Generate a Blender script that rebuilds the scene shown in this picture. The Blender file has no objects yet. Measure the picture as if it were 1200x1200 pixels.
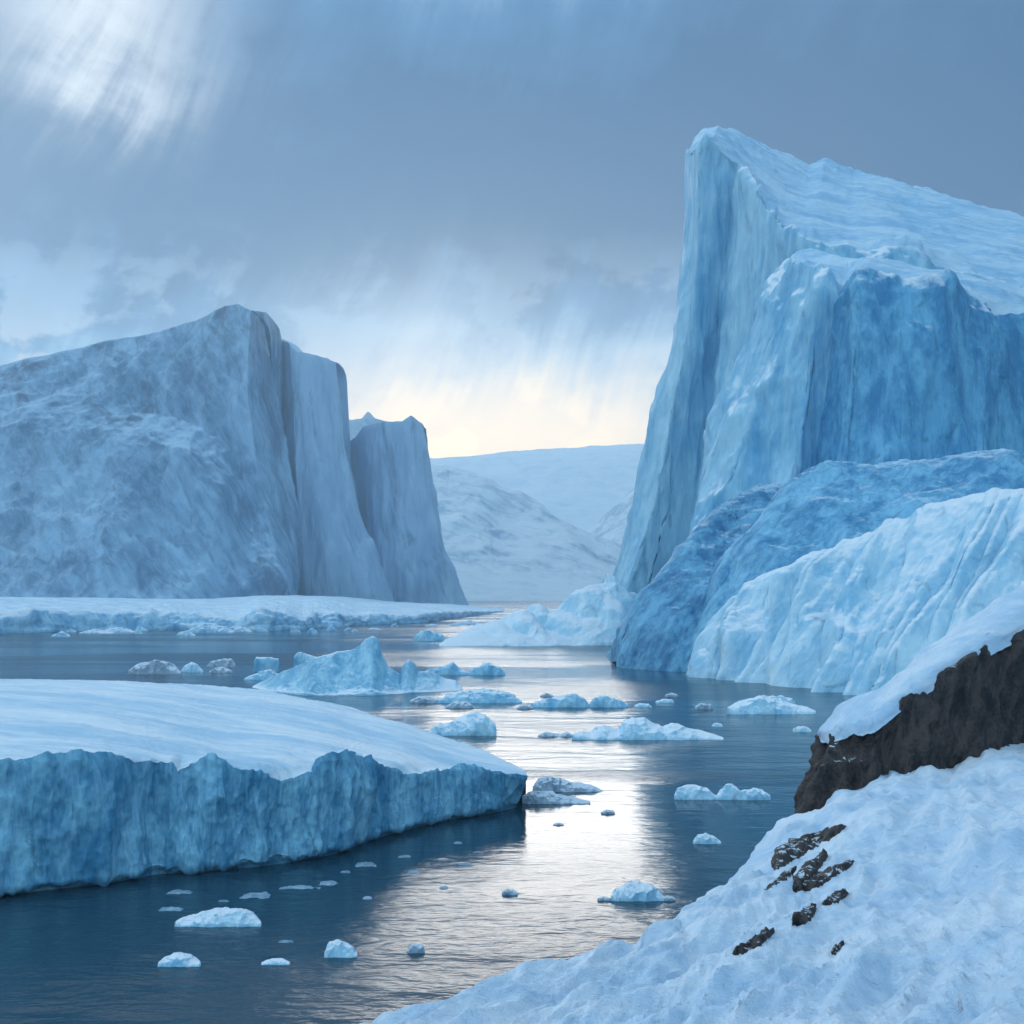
import bpy, math, random
import numpy as np
from mathutils import Vector
from mathutils.bvhtree import BVHTree

C = bpy.context.scene.collection
SC = bpy.context.scene
R = math.radians

# ------------------------------------------------------------------ camera
H, F, YH = 12.0, 1300.0, 692.0          # eye height (m), focal length (px of 1200), horizon row
cd = bpy.data.cameras.new('camera'); cam = bpy.data.objects.new('camera', cd); C.objects.link(cam)
cam.location = (0, 0, H); cam.rotation_euler = (R(90), 0, 0)
cd.sensor_width = 36; cd.lens = F/1200*36; cd.shift_y = (YH-600)/1200
cd.clip_start = 0.1; cd.clip_end = 20000
SC.camera = cam

# ------------------------------------------------------------------ light
SUN_AZ, SUN_EL = 0.5, 10.0            # degrees: left of straight ahead, above the horizon
sd = bpy.data.lights.new('sun', 'SUN'); sun = bpy.data.objects.new('sun', sd); C.objects.link(sun)
sd.energy = 0.8; sd.angle = R(24); sd.color = (1.0, 0.95, 0.88)
_d = Vector((math.sin(R(SUN_AZ))*math.cos(R(SUN_EL)), math.cos(R(SUN_AZ))*math.cos(R(SUN_EL)), math.sin(R(SUN_EL))))
sun.rotation_euler = _d.to_track_quat('Z', 'Y').to_euler()
sun.location = (-150, 300, 260)
SC.view_settings.view_transform = 'Standard'; SC.view_settings.look = 'None'
SC.view_settings.gamma = 1; SC.view_settings.use_curve_mapping = False
SC.view_settings.exposure = 0.30


class NT:
    """tiny helper for building node trees"""
    def __init__(s, tree): s.t = tree; s.n = tree.nodes; s.l = tree.links
    def put(s, sock, v):
        if v is None: return
        if isinstance(v, bpy.types.NodeSocket): s.l.new(v, sock)
        else:
            try: sock.default_value = v
            except Exception: sock.default_value = (v, v, v)
    def new(s, typ, **kw):
        n = s.n.new(typ)
        for k, v in kw.items(): setattr(n, k, v)
        return n
    def m(s, op, a, b=None, c=None, clamp=False):
        n = s.new('ShaderNodeMath', operation=op, use_clamp=clamp)
        s.put(n.inputs[0], a); s.put(n.inputs[1], b); s.put(n.inputs[2], c)
        return n.outputs[0]
    def v(s, op, a, b=None):
        n = s.new('ShaderNodeVectorMath', operation=op)
        s.put(n.inputs[0], a); s.put(n.inputs[1], b); return n.outputs[0]
    def comb(s, x, y, z):
        n = s.new('ShaderNodeCombineXYZ')
        for i, q in enumerate((x, y, z)): s.put(n.inputs[i], q)
        return n.outputs[0]
    def sep(s, v):
        n = s.new('ShaderNodeSeparateXYZ'); s.put(n.inputs[0], v); return n.outputs
    def noise(s, vec, scale, detail=4, rough=.55, dist=0.0):
        n = s.new('ShaderNodeTexNoise'); s.put(n.inputs['Vector'], vec)
        n.inputs['Scale'].default_value = scale; n.inputs['Detail'].default_value = detail
        n.inputs['Roughness'].default_value = rough; n.inputs['Distortion'].default_value = dist
        return n.outputs[0]
    def mix(s, f, a, b, mode='MIX'):
        n = s.new('ShaderNodeMix', data_type='RGBA', blend_type=mode)
        s.put(n.inputs[0], f)
        for k, q in ((6, a), (7, b)):
            if isinstance(q, bpy.types.NodeSocket): s.l.new(q, n.inputs[k])
            else: n.inputs[k].default_value = tuple(q)[:3] + (1,)
        return n.outputs[2]
    def ramp(s, f, stops, interp='LINEAR'):
        n = s.new('ShaderNodeValToRGB'); s.put(n.inputs[0], f)
        e = n.color_ramp; e.interpolation = interp
        while len(e.elements) < len(stops): e.elements.new(.5)
        for el, (p, c) in zip(e.elements, stops):
            el.position = p
            el.color = (tuple(c) if hasattr(c, '__len__') else (c, c, c))[:3] + (1,)
        return n.outputs[0]
    def smooth(s, x, a, b):
        n = s.new('ShaderNodeMapRange', interpolation_type='SMOOTHSTEP')
        s.put(n.inputs[0], x); n.inputs[1].default_value = a; n.inputs[2].default_value = b
        return n.outputs[0]


def make_world():
    w = bpy.data.worlds.new('World'); SC.world = w; w.use_nodes = True
    t = NT(w.node_tree); t.n.clear()
    out = t.new('ShaderNodeOutputWorld'); bg = t.new('ShaderNodeBackground')
    t.l.new(bg.outputs[0], out.inputs[0])
    sky = t.new('ShaderNodeTexSky', sky_type='NISHITA'); sky.sun_disc = False
    sky.sun_elevation = R(SUN_EL); sky.sun_rotation = R(SUN_AZ)
    tc = t.new('ShaderNodeTexCoord')
    dx, dy, dz = t.sep(tc.outputs['Generated'])
    az = t.m('MULTIPLY', t.m('ARCTAN2', dx, dy), 57.2958)
    el = t.m('MULTIPLY', t.m('ARCSINE', dz), 57.2958)
    # slanting veils of snowfall: noise drawn out along a steep slant
    wa = t.noise(t.comb(t.m('MULTIPLY', az, .05), t.m('MULTIPLY', el, .05), 0.0), 1, 2, .5)
    u = t.m('ADD', t.m('ADD', az, t.m('MULTIPLY', el, -.42)), t.m('MULTIPLY', wa, 7))
    streak = t.noise(t.comb(t.m('MULTIPLY', u, .34), t.m('MULTIPLY', el, .045), 3.0), 1, 5, .62)
    fine = t.noise(t.comb(t.m('MULTIPLY', u, 1.3), t.m('MULTIPLY', el, .16), 6.0), 1, 4, .6)
    big = t.noise(t.comb(t.m('MULTIPLY', u, .075), t.m('MULTIPLY', el, .10), 8.3), 1, 6, .58, .35)
    puff = t.noise(t.comb(t.m('MULTIPLY', az, .14), t.m('MULTIPLY', el, .2), 5.1), 1, 8, .62, .25)
    veil = t.m('ADD', t.m('MULTIPLY', t.m('SUBTRACT', streak, .5), 9.0), t.m('ADD', t.m('MULTIPLY', t.m('SUBTRACT', fine, .5), 2.8), t.m('MULTIPLY', t.m('SUBTRACT', puff, .5), 9.0)))
    elw = t.m('ADD', el, t.m('ADD', t.m('MULTIPLY', t.m('SUBTRACT', big, .5), 15.0), veil))
    base = t.ramp(t.m('DIVIDE', elw, 90, clamp=True), [
        (0.00, (.50, .66, .78)), (.07, (.52, .68, .80)), (.11, (.24, .48, .72)), (.14, (.055, .22, .45)),
        (.19, (.006, .085, .225)), (.27, (.008, .09, .235)), (.32, (.04, .17, .37)), (.42, (.40, .57, .80)), (.70, (.62, .82, 1.06)), (1.0, (.66, .86, 1.08))])
    def blob(a0, e0, sa, se, wk=1.0):
        A = t.m('DIVIDE', t.m('SUBTRACT', az, a0), sa)
        E = t.m('DIVIDE', t.m('SUBTRACT', t.m('ADD', el, t.m('MULTIPLY', veil, .45*wk)), e0), se)
        q = t.m('ADD', t.m('MULTIPLY', A, A), t.m('MULTIPLY', E, E))
        return t.m('POWER', 2.718, t.m('MULTIPLY', q, -1.0))
    lit = t.m('ADD', .55, t.m('MULTIPLY', t.m('ADD', streak, puff), .45))
    col = t.mix(t.m('MULTIPLY', t.m('MULTIPLY', blob(-6.5, 12.0, 6, 4.0), .55), lit), base, (.66, .80, .92))
    col = t.mix(t.m('MULTIPLY', t.m('MULTIPLY', blob(-1.5, 6.8, 12, 3.4), 1.15), lit, clamp=True), col, (2.2, 1.5, .74))
    col = t.mix(t.m('MULTIPLY', t.m('MULTIPLY', blob(-20.5, 27.0, 4.6, 4.2, 3.0), .85), lit, clamp=True), col, (.78, .84, .88))
    heap = t.noise(t.comb(t.m('MULTIPLY', t.m('ADD', az, t.m('MULTIPLY', el, -.25)), .21), t.m('MULTIPLY', el, .30), 11.7), 1, 8, .6, .3)
    band = t.m('MULTIPLY', t.smooth(el, 3.5, 7), t.smooth(el, 19, 11))
    hm = t.m('MULTIPLY', t.m('MULTIPLY', t.smooth(t.m('ADD', heap, t.m('MULTIPLY', fine, .12)), .545, .64), band), .6)
    col = t.mix(hm, col, t.mix(t.smooth(el, 14, 6), (.46, .64, .82), (1.7, 1.22, .68)))
    dark = t.smooth(t.m('ADD', az, t.m('MULTIPLY', el, .35)), 12, 26)
    col = t.mix(t.m('MULTIPLY', dark, .6), col, (.045, .11, .225))
    col = t.mix(t.m('MULTIPLY', blob(-85, 22, 36, 24, 1.0), .95), col, (2.3, 2.55, 2.7))  # unseen bright sky patch on the left, added to light left-facing ice
    # unseen sky behind the viewer, brightened to light faces turned to the camera
    back = t.smooth(dy, .25, -.55)
    col = t.mix(back, col, t.mix(t.smooth(el, -2, 45), (.38, .62, .84), (.52, .78, 1.0)))
    col = t.mix(t.smooth(el, -.5, -6), col, (.10, .17, .26))
    # cover of cloud over the clear Nishita sky
    S = .12
    cl = t.v('SCALE', col); cl.node.inputs['Scale'].default_value = 1/S
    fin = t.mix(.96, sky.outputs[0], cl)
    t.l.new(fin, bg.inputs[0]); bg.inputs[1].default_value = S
    try: w.cycles.sampling_method = 'MANUAL'; w.cycles.sample_map_resolution = 1024
    except Exception: pass
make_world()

try:
    SC.cycles.use_denoising = True
    SC.cycles.max_bounces = 6; SC.cycles.volume_bounces = 1
except Exception: pass

# ------------------------------------------------------------------ numeric helpers
_rs = np.random.RandomState(7)
_perm = np.tile(_rs.permutation(256), 3)
_g = _rs.normal(size=(256, 3)); _g /= np.linalg.norm(_g, axis=1)[:, None]

def perlin(p):
    i = np.floor(p).astype(int); f = p-i; i &= 255
    w = f*f*f*(f*(f*6-15)+10)
    def gr(a, b, c):
        h = _perm[_perm[_perm[(i[..., 0]+a) & 255]+((i[..., 1]+b) & 255)]+((i[..., 2]+c) & 255)]
        return (_g[h]*(f-np.array((a, b, c)))).sum(-1)
    L = lambda a, b, t: a+(b-a)*t
    x0 = L(L(gr(0, 0, 0), gr(1, 0, 0), w[..., 0]), L(gr(0, 1, 0), gr(1, 1, 0), w[..., 0]), w[..., 1])
    x1 = L(L(gr(0, 0, 1), gr(1, 0, 1), w[..., 0]), L(gr(0, 1, 1), gr(1, 1, 1), w[..., 0]), w[..., 1])
    return L(x0, x1, w[..., 2])*1.5

def fbm(p, octv=5, gain=.5, ridged=False):
    a, s, o = 1.0, 0, 0.0
    for k in range(octv):
        n = perlin(p*2.03**k+17.3*k)
        if ridged: n = 1-2*np.abs(n)
        o = o+a*n; s += a; a *= gain
    return o/s

def facet(p, seed=0, tilt=.5, warp=.2):
    """fracture faces: the lower envelope of tilted shallow bowls, continuous, with sharp ridges between them"""
    p = p+seed*13.7
    if warp: p = p+warp*np.stack([perlin(p*1.4+k*31) for k in range(3)], -1)
    i = np.floor(p).astype(int); best = np.full(p.shape[:-1], 1e9)
    for a in (-1, 0, 1):
        for b in (-1, 0, 1):
            for c in (-1, 0, 1):
                qq = (i+np.array((a, b, c))) & 255
                h = _perm[_perm[_perm[qq[..., 0]]+qq[..., 1]]+qq[..., 2]]
                d = p-(i+np.array((a, b, c))+.5+.42*_g[h])
                val = .72*(d*d).sum(-1)+tilt*(_g[(h+91) & 255]*d).sum(-1)+.16*_g[(h+37) & 255][..., 0]
                best = np.minimum(best, val)
    return best*1.6-0.554+0.729*tilt

def P(px, py, Y): return np.array(((px-600)/F*Y, Y, H-(py-YH)/F*Y))
def WY(py): return H*F/(py-YH)           # distance at which the water shows on row py

def grid_normals(g):
    du = np.gradient(g, axis=0); dv = np.gradient(g, axis=1)
    n = np.cross(du, dv); return n/(np.linalg.norm(n, axis=2)[..., None]+1e-9)

def crom(a, t):
    """Catmull-Rom through rows of a at parameters t"""
    k = np.clip(np.floor(t).astype(int), 0, len(a)-2); f = (t-k)
    f = f.reshape((-1,)+(1,)*(a.ndim-1))
    p0 = a[np.maximum(k-1, 0)]; p1 = a[k]; p2 = a[k+1]; p3 = a[np.minimum(k+2, len(a)-1)]
    return .5*(2*p1+(p2-p0)*f+(2*p0-5*p1+4*p2-p3)*f*f+(3*p1-p0-3*p2+p3)*f**3)

def lin(a, t):
    k = np.clip(np.floor(t).astype(int), 0, len(a)-2); f = (t-k).reshape((-1,)+(1,)*(a.ndim-1))
    return a[k]*(1-f)+a[k+1]*f

def loft(ctrl, nu, nv, su=.5, sv=.35):
    """ctrl[col][row] of world points -> dense grid; nu, nv lists of cuts per interval; su, sv how rounded (0 crisp)"""
    a = np.array(ctrl, float)
    if np.isscalar(nu): nu = [nu]*(a.shape[0]-1)
    if np.isscalar(nv): nv = [nv]*(a.shape[1]-1)
    tu = np.concatenate([i+np.arange(n)/n for i, n in enumerate(nu)]+[[a.shape[0]-1]])
    tv = np.concatenate([i+np.arange(n)/n for i, n in enumerate(nv)]+[[a.shape[1]-1]])
    g = lin(a, tu)*(1-su)+crom(a, tu)*su
    g = np.swapaxes(g, 0, 1)
    g = lin(g, tv)*(1-sv)+crom(g, tv)*sv
    return np.swapaxes(g, 0, 1), np.cumsum([0]+list(nv)), np.cumsum([0]+list(nu))

def relax(g, it=2):
    for _ in range(it):
        q = g.copy()
        q[1:-1, 1:-1] = .5*g[1:-1, 1:-1]+.125*(g[2:, 1:-1]+g[:-2, 1:-1]+g[1:-1, 2:]+g[1:-1, :-2])
        g = q
    return g

def end_wall(col, dx, zb):
    """a last column that brings every row of an end down to its foot, so that the body is closed there"""
    return [np.array((q[0]*.0+col[0][0]+dx+.15*(q[0]-col[0][0]), q[1], zb)) for q in col]

# ------------------------------------------------------------------ object helpers
def tag(o, label=None, cat=None, group=None, kind=None):
    if label: o['label'] = label
    if cat: o['category'] = cat
    if group: o['group'] = group
    if kind: o['kind'] = kind
    return o

def thing(name, label, cat, loc, group=None):
    o = bpy.data.objects.new(name, None); C.objects.link(o); o.location = loc
    o.empty_display_size = .5
    return tag(o, label, cat, group)

def mesh_obj(name, verts, faces, mat, parent=None, loc=None, smooth=True):
    base = np.array(parent.location if parent else (loc if loc is not None else (0, 0, 0)))
    v = np.asarray(verts, float)-base
    me = bpy.data.meshes.new(name)
    me.from_pydata(v.tolist(), [], faces)
    me.materials.append(mat)
    if smooth: me.polygons.foreach_set('use_smooth', [True]*len(me.polygons))
    me.update()
    o = bpy.data.objects.new(name, me); C.objects.link(o)
    if parent: o.parent = parent
    else: o.location = base.tolist()
    return o

def gfaces(a, b, wrap=False):
    f = []
    for i in range(a-1):
        for j in range(b-1):
            f.append((i*b+j, (i+1)*b+j, (i+1)*b+j+1, i*b+j+1))
    return f

def grid_obj(name, g, mat, parent=None, loc=None):
    return mesh_obj(name, g.reshape(-1, 3), gfaces(g.shape[0], g.shape[1]), mat, parent, loc)

# ------------------------------------------------------------------ materials
def new_mat(name):
    m = bpy.data.materials.new(name); m.use_nodes = True
    t = NT(m.node_tree); t.n.clear()
    out = t.new('ShaderNodeOutputMaterial'); b = t.new('ShaderNodeBsdfPrincipled')
    t.l.new(b.outputs[0], out.inputs[0]); t.b = b
    t.geo = t.new('ShaderNodeNewGeometry'); t.pos = t.geo.outputs['Position']
    return m, t

def bump(t, h, dist, strength=1.0, prev=None):
    n = t.new('ShaderNodeBump'); n.inputs['Strength'].default_value = strength
    n.inputs['Distance'].default_value = dist; t.put(n.inputs['Height'], h)
    if prev: t.l.new(prev, n.inputs['Normal'])
    return n.outputs[0]

def ice_mat(name, lo, hi, size, snow=None, vstretch=.22, snow_z=(.45, .75), bumpk=.03, rough=.5, contrast=(.36, .64), dirt=None, streakdir=None, snow_n=.3):
    """ice whose own colour wanders between two blues; snow settles on the flatter faces; size = metres of the main mottling"""
    m, t = new_mat(name)
    x, y, z = t.sep(t.pos)
    if streakdir:
        sx, sz = streakdir
        q = t.comb(t.m('ADD', t.m('MULTIPLY', x, sz), t.m('MULTIPLY', z, -sx)), y,
                   t.m('MULTIPLY', t.m('ADD', t.m('MULTIPLY', x, sx), t.m('MULTIPLY', z, sz)), vstretch))
    else:
        q = t.comb(x, y, t.m('MULTIPLY', z, vstretch))
    a = t.noise(q, 1/size, 7, .62, .4)
    b = t.noise(q, 4.1/size, 6, .65, .8)
    c = t.noise(t.pos, 1.3/size, 5, .6, .6)
    f = t.smooth(t.m('ADD', t.m('MULTIPLY', a, .5), t.m('ADD', t.m('MULTIPLY', b, .28), t.m('MULTIPLY', c, .22))), *contrast)
    col = t.mix(f, lo, hi)
    if dirt:
        dcol, amt = dirt
        d = t.smooth(t.noise(q, .55/size, 6, .66, 1.0), .62-amt, .70-amt*.6)
        col = t.mix(t.m('MULTIPLY', d, .8), col, dcol)
    # hairline fractures, darker and clearer ice
    vo = t.new('ShaderNodeTexVoronoi', feature='DISTANCE_TO_EDGE'); vo.inputs['Scale'].default_value = .55/size
    t.l.new(t.v('ADD', q, t.v('SCALE', t.comb(a, b, c))), vo.inputs['Vector'])
    cr = t.m('MULTIPLY', t.smooth(vo.outputs[0], .03, 0.0), t.smooth(c, .48, .62))
    col = t.mix(t.m('MULTIPLY', cr, .45), col, tuple(k*.55 for k in lo))
    h = t.m('ADD', t.m('MULTIPLY', a, .6), t.m('ADD', t.m('MULTIPLY', b, .4), t.m('MULTIPLY', cr, -.12)))
    nrm = bump(t, h, size*bumpk*6)
    fine = t.noise(q, 15/size, 5, .7)
    nrm = bump(t, fine, size*bumpk, 1.0, nrm)
    ro = rough
    if snow:
        nz = t.sep(t.geo.outputs['Normal'])[2]
        s = t.smooth(t.m('ADD', nz, t.m('MULTIPLY', t.m('SUBTRACT', b, .5), snow_n)), *snow_z)
        col = t.mix(s, col, snow)
        ro = t.m('ADD', rough, t.m('MULTIPLY', s, .35))
    t.l.new(col, t.b.inputs['Base Color']); t.put(t.b.inputs['Roughness'], ro)
    t.b.inputs['Specular IOR Level'].default_value = .4
    t.l.new(nrm, t.b.inputs['Normal'])
    return m

def snow_mat(name, base=(.74, .82, .88), tint=(.50, .68, .82), size=4.0, bumpk=.02, sdir=None, stretch=.25):
    m, t = new_mat(name)
    x, y, z = t.sep(t.pos)
    if sdir:
        sx, sy = sdir
        q = t.comb(t.m('ADD', t.m('MULTIPLY', x, sy), t.m('MULTIPLY', y, -sx)),
                   t.m('MULTIPLY', t.m('ADD', t.m('MULTIPLY', x, sx), t.m('MULTIPLY', y, sy)), stretch), z)
    else: q = t.pos
    a = t.noise(q, 1/size, 6, .6, .6); b = t.noise(q, 6/size, 6, .65, .3)
    f = t.smooth(t.m('ADD', t.m('MULTIPLY', a, .65), t.m('MULTIPLY', b, .35)), .38, .62)
    col = t.mix(f, tint, base)
    nrm = bump(t, t.m('ADD', a, t.m('MULTIPLY', b, .3)), size*bumpk*5)
    nrm = bump(t, t.noise(q, 30/size, 4, .7), size*bumpk*.6, 1.0, nrm)
    nrm = bump(t, t.noise(t.pos, 22, 3, .7), .018, 1.0, nrm)
    t.l.new(col, t.b.inputs['Base Color']); t.b.inputs['Roughness'].default_value = .75
    t.b.inputs['Specular IOR Level'].default_value = .3
    t.l.new(nrm, t.b.inputs['Normal'])
    return m

def rock_mat(name, lo=(.012, .011, .013), hi=(.075, .06, .055), size=.8, snow=None, sdir=None):
    m, t = new_mat(name)
    x, y, z = t.sep(t.pos)
    q = t.comb(t.m('ADD', x, t.m('MULTIPLY', z, -.25)), y, t.m('MULTIPLY', z, .2))
    a = t.noise(q, 1/size, 8, .65, .5); b = t.noise(t.pos, 4/size, 8, .7, .2)
    col = t.mix(t.smooth(t.m('ADD', t.m('MULTIPLY', a, .65), t.m('MULTIPLY', b, .35)), .40, .62), lo, hi)
    nrm = bump(t, t.m('ADD', a, t.m('MULTIPLY', b, .5)), size*.3)
    nrm = bump(t, t.noise(t.pos, 14/size, 6, .7), size*.08, 1.0, nrm)
    if snow:
        s = t.smooth(t.m('ADD', t.sep(t.geo.outputs['Normal'])[2], t.m('MULTIPLY', t.m('SUBTRACT', a, .5), 2.0)), 1.0, 1.12)
        col = t.mix(s, col, snow)
    t.l.new(col, t.b.inputs['Base Color']); t.b.inputs['Roughness'].default_value = .7
    t.l.new(nrm, t.b.inputs['Normal'])
    return m

def water_mat():
    m, t = new_mat('water')
    x, y, z = t.sep(t.pos)
    q = t.comb(t.m('MULTIPLY', x, .45), y, 0.0)
    w1 = t.noise(q, .55, 3, .55, .5); w2 = t.noise(q, 2.3, 3, .6, .3)
    calm = t.smooth(t.noise(t.comb(t.m('MULTIPLY', x, .25), y, 4.0), .035, 4, .6, .5), .40, .62)   # wind lanes
    amp = t.m('ADD', .35, t.m('MULTIPLY', calm, .9))
    h = t.m('MULTIPLY', t.m('ADD', t.m('MULTIPLY', w1, .7), t.m('MULTIPLY', w2, .2)), amp)
    t.l.new(bump(t, h, .17), t.b.inputs['Normal'])
    t.b.inputs['Base Color'].default_value = (.014, .055, .085, 1)
    t.put(t.b.inputs['Roughness'], t.m('ADD', .10, t.m('MULTIPLY', calm, .14)))
    t.b.inputs['IOR'].default_value = 1.33
    return m

SNOW = (.76, .84, .90)
M_TOWER = ice_mat('tall_ice', (.12, .40, .62), (.42, .69, .82), 9.0, SNOW, .13, (.42, .7), .02)
M_BUTT = ice_mat('buttress_ice', (.085, .36, .60), (.36, .65, .80), 8.0, SNOW, .2, (.42, .7), .02)
M_DARKMOUND = ice_mat('dark_blue_ice', (.02, .16, .33), (.15, .43, .63), 4.0, SNOW, .3, (.85, 1.1), .02, contrast=(.40, .60), streakdir=(.45, .9))
M_DEEP = ice_mat('deep_buttress_ice', (.03, .24, .47), (.18, .52, .75), 5.0, SNOW, .3, (.5, .8), .03, contrast=(.40, .62))
M_MOUND = ice_mat('deep_blue_ice', (.035, .22, .42), (.22, .53, .73), 4.0, SNOW, .3, (.85, 1.1), .02, contrast=(.40, .60), streakdir=(.45, .9))
M_FAN = ice_mat('ribbed_ice', (.22, .52, .73), (.60, .80, .89), 6.0, SNOW, .3, (.6, .9), .02, streakdir=(.5, .86))
M_FOOT = ice_mat('bright_ice', (.32, .64, .82), (.72, .87, .93), 7.0, SNOW, .5, (.5, .85), .02)
M_FLOEWALL = ice_mat('floe_wall_ice', (.045, .24, .42), (.27, .59, .76), 1.6, SNOW, .22, (.62, .85), .02, contrast=(.40, .62))
M_BERG = ice_mat('berg_ice', (.08, .34, .55), (.40, .68, .81), 2.0, SNOW, .35, (.74, .98), .014)
M_GROWL = ice_mat('growler_ice', (.17, .46, .66), (.52, .76, .87), .9, SNOW, .6, (.58, .9), .014)
M_GREYICE = ice_mat('grey_floe_ice', (.12, .20, .28), (.38, .50, .60), .9, (.6, .7, .78), .7, (.6, .9), .014)
M_BRASH = ice_mat('brash', (.10, .22, .32), (.36, .52, .62), .5, None, .8, bumpk=.02)
M_CLIFF = ice_mat('cliff_ice', (.06, .16, .28), (.29, .49, .66), 22.0, (.44, .63, .78), .16, (.55, 1.0), .02, .7, (.38, .62), ((.05, .10, .18), .06), streakdir=(.5, -.85), snow_n=.5)
M_CLIFF2 = ice_mat('cliff_ice_pale', (.21, .39, .58), (.42, .62, .79), 36.0, (.6, .74, .86), .14, (.5, .85), .015, .7, (.36, .64), ((.10, .19, .32), .0))
M_HILL = ice_mat('hill_snow', (.38, .55, .70), (.76, .86, .92), 110.0, SNOW, .3, (.7, 1.0), .02, .8, (.40, .60), streakdir=(.75, -.65))
M_RIDGE = ice_mat('ridge_snow', (.24, .40, .55), (.74, .85, .91), 60.0, SNOW, .22, (.75, 1.0), .03, .8, (.42, .56), streakdir=(.8, -.6))
M_SHELF = ice_mat('shelf_ice', (.10, .36, .60), (.50, .75, .88), 5.0, SNOW, .5, (.7, .95), .03)
M_SNOW = snow_mat('floe_snow', (.80, .88, .93), (.44, .66, .82), 3.2, .03, (.9, -.35), .16)
M_CAP = snow_mat('berg_cap_snow', (.60, .78, .89), (.30, .55, .76), 9.0, .03, (.9, .3), .3)
M_SHORE = snow_mat('shore_snow', (.72, .82, .90), (.46, .65, .82), 1.6, .03, (.85, .5), .22)
M_ROCK = rock_mat('dark_rock', (.005, .004, .006), (.095, .068, .060), .4, snow=(.66, .78, .88))
M_ROCKS = rock_mat('outcrop_rock', (.006, .005, .007), (.085, .064, .056), .22, snow=(.66, .78, .88))

# ------------------------------------------------------------------ setting: water
wv = [(-4250, -55, 0), (4250, -55, 0), (4250, 3500, 0), (-4250, 3500, 0)]
tag(mesh_obj('water', wv, [(0, 1, 2, 3)], water_mat(), smooth=False), kind='structure')

# ------------------------------------------------------------------ far mountains (terrain)
def range_obj(name, crest, Yc, Yf, amp, freq, mat, seed, kind='structure', label=None, cat=None):
    cols = []
    for px, py in crest:
        c = P(px, py, Yc); hgt = c[2]
        f = P(px, py, Yf); f[2] = -3
        mid = .5*c+.5*f; mid[2] = hgt*.47
        b = c.copy(); b[1] += (Yc-Yf)*.6; b[2] = -3
        bm = .5*c+.5*b; bm[2] = hgt*.6
        cols.append([f, mid, c, bm, b])
    g, rv, _ = loft(cols, 22, [40, 40, 14, 14], .8, .7)
    n = grid_normals(g)
    p = g*freq+seed
    d = fbm(p, 6, .5, True)*.6+fbm(p*np.array((1.7, .6, 1.7))+9, 6)*.6
    fade = np.clip(g[..., 2]/60, 0, 1)[..., None]
    g = g+n*(d[..., None]*amp*fade)
    o = grid_obj(name, g, mat, loc=(0, Yf, 0)); tag(o, label, cat, None, kind); return o

range_obj('far_mountains', [(-160, 560), (60, 548), (380, 545), (505, 541), (560, 538), (620, 531), (690, 527), (757, 524), (900, 505), (1100, 520), (1360, 545)], 3000, 2100, 24, 1/380, M_HILL, 3.1)
range_obj('mountain_spur', [(640, 655), (690, 623), (715, 600), (757, 565), (800, 540), (900, 505), (1100, 500), (1350, 530)], 2050, 1600, 16, 1/170, M_RIDGE, 8.4)
range_obj('snow_mountain', [(300, 600), (420, 562), (505, 553), (530, 556), (562, 563), (592, 578), (640, 599), (682, 622), (720, 643), (760, 668), (810, 690)], 1750, 1250, 24, 1/170, M_RIDGE, 5.7)

# ------------------------------------------------------------------ left cliffs
def cliff(name, cols, Yspread, amp, freq, mat, label, seed, nu=26, nv=60, zs=.25, Yback=110):
    """cols: [(list of (px,py) from the base up to the top), Y]; plateau slopes away behind"""
    ctrl = []
    for pts, Y in cols:
        n = len(pts)
        row = [P(q[0], q[1], q[2] if len(q) > 2 else Y+Yspread*(k/(n-1))) for k, q in enumerate(pts)]
        row[0] = np.array((row[0][0], row[0][1], min(row[0][2], -3)))
        t = row[-1]
        row.append(t+np.array((0, Yback*.5, -2.0))); q = t+np.array((0, Yback, 0)); q[2] = -3; row.append(q)
        ctrl.append(row)
    nr = len(ctrl[0])
    ctrl.insert(0, end_wall(ctrl[0], -12, -3))
    g, rv, cu = loft(ctrl, nu, [nv//(nr-3)]*(nr-3)+[8, 8], .12, .15)
    g = relax(g, 1)
    n = grid_normals(g)
    s = np.array((1, 1, zs))
    d = facet(g*freq*1.1*np.array((1, 1, zs*1.3)), seed, .9)*1.6+.6*facet(g*freq*3.2*np.array((1, 1, zs*1.4)), seed+2)+.25*facet(g*freq*8*np.array((1, 1, zs*1.6)), seed+5)+.2*fbm(g*freq*s+seed, 6, .5, True)+.5*fbm(g*freq*.6+seed*2, 6, .5)+.25*fbm(g*freq*3.5*s+seed, 4, .55, True)
    tm = np.ones(g.shape[1]); kt = rv[nr-3]; tm[kt-14:kt+1] = np.linspace(1, .3, 15); tm[kt+1:] = .3
    g = g+n*((d*tm)[..., None]*amp)
    root = thing(name, label, 'ice cliff', tuple(np.array((g[:, 0, 0].mean(), g[:, 0, 1].mean(), 0))), 'ice cliffs across the fjord')
    k = rv[nr-3]
    grid_obj('cliff_face', g[:, :k+1], mat, root); grid_obj('summit', g[:, k:], mat, root)
    return root

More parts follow.
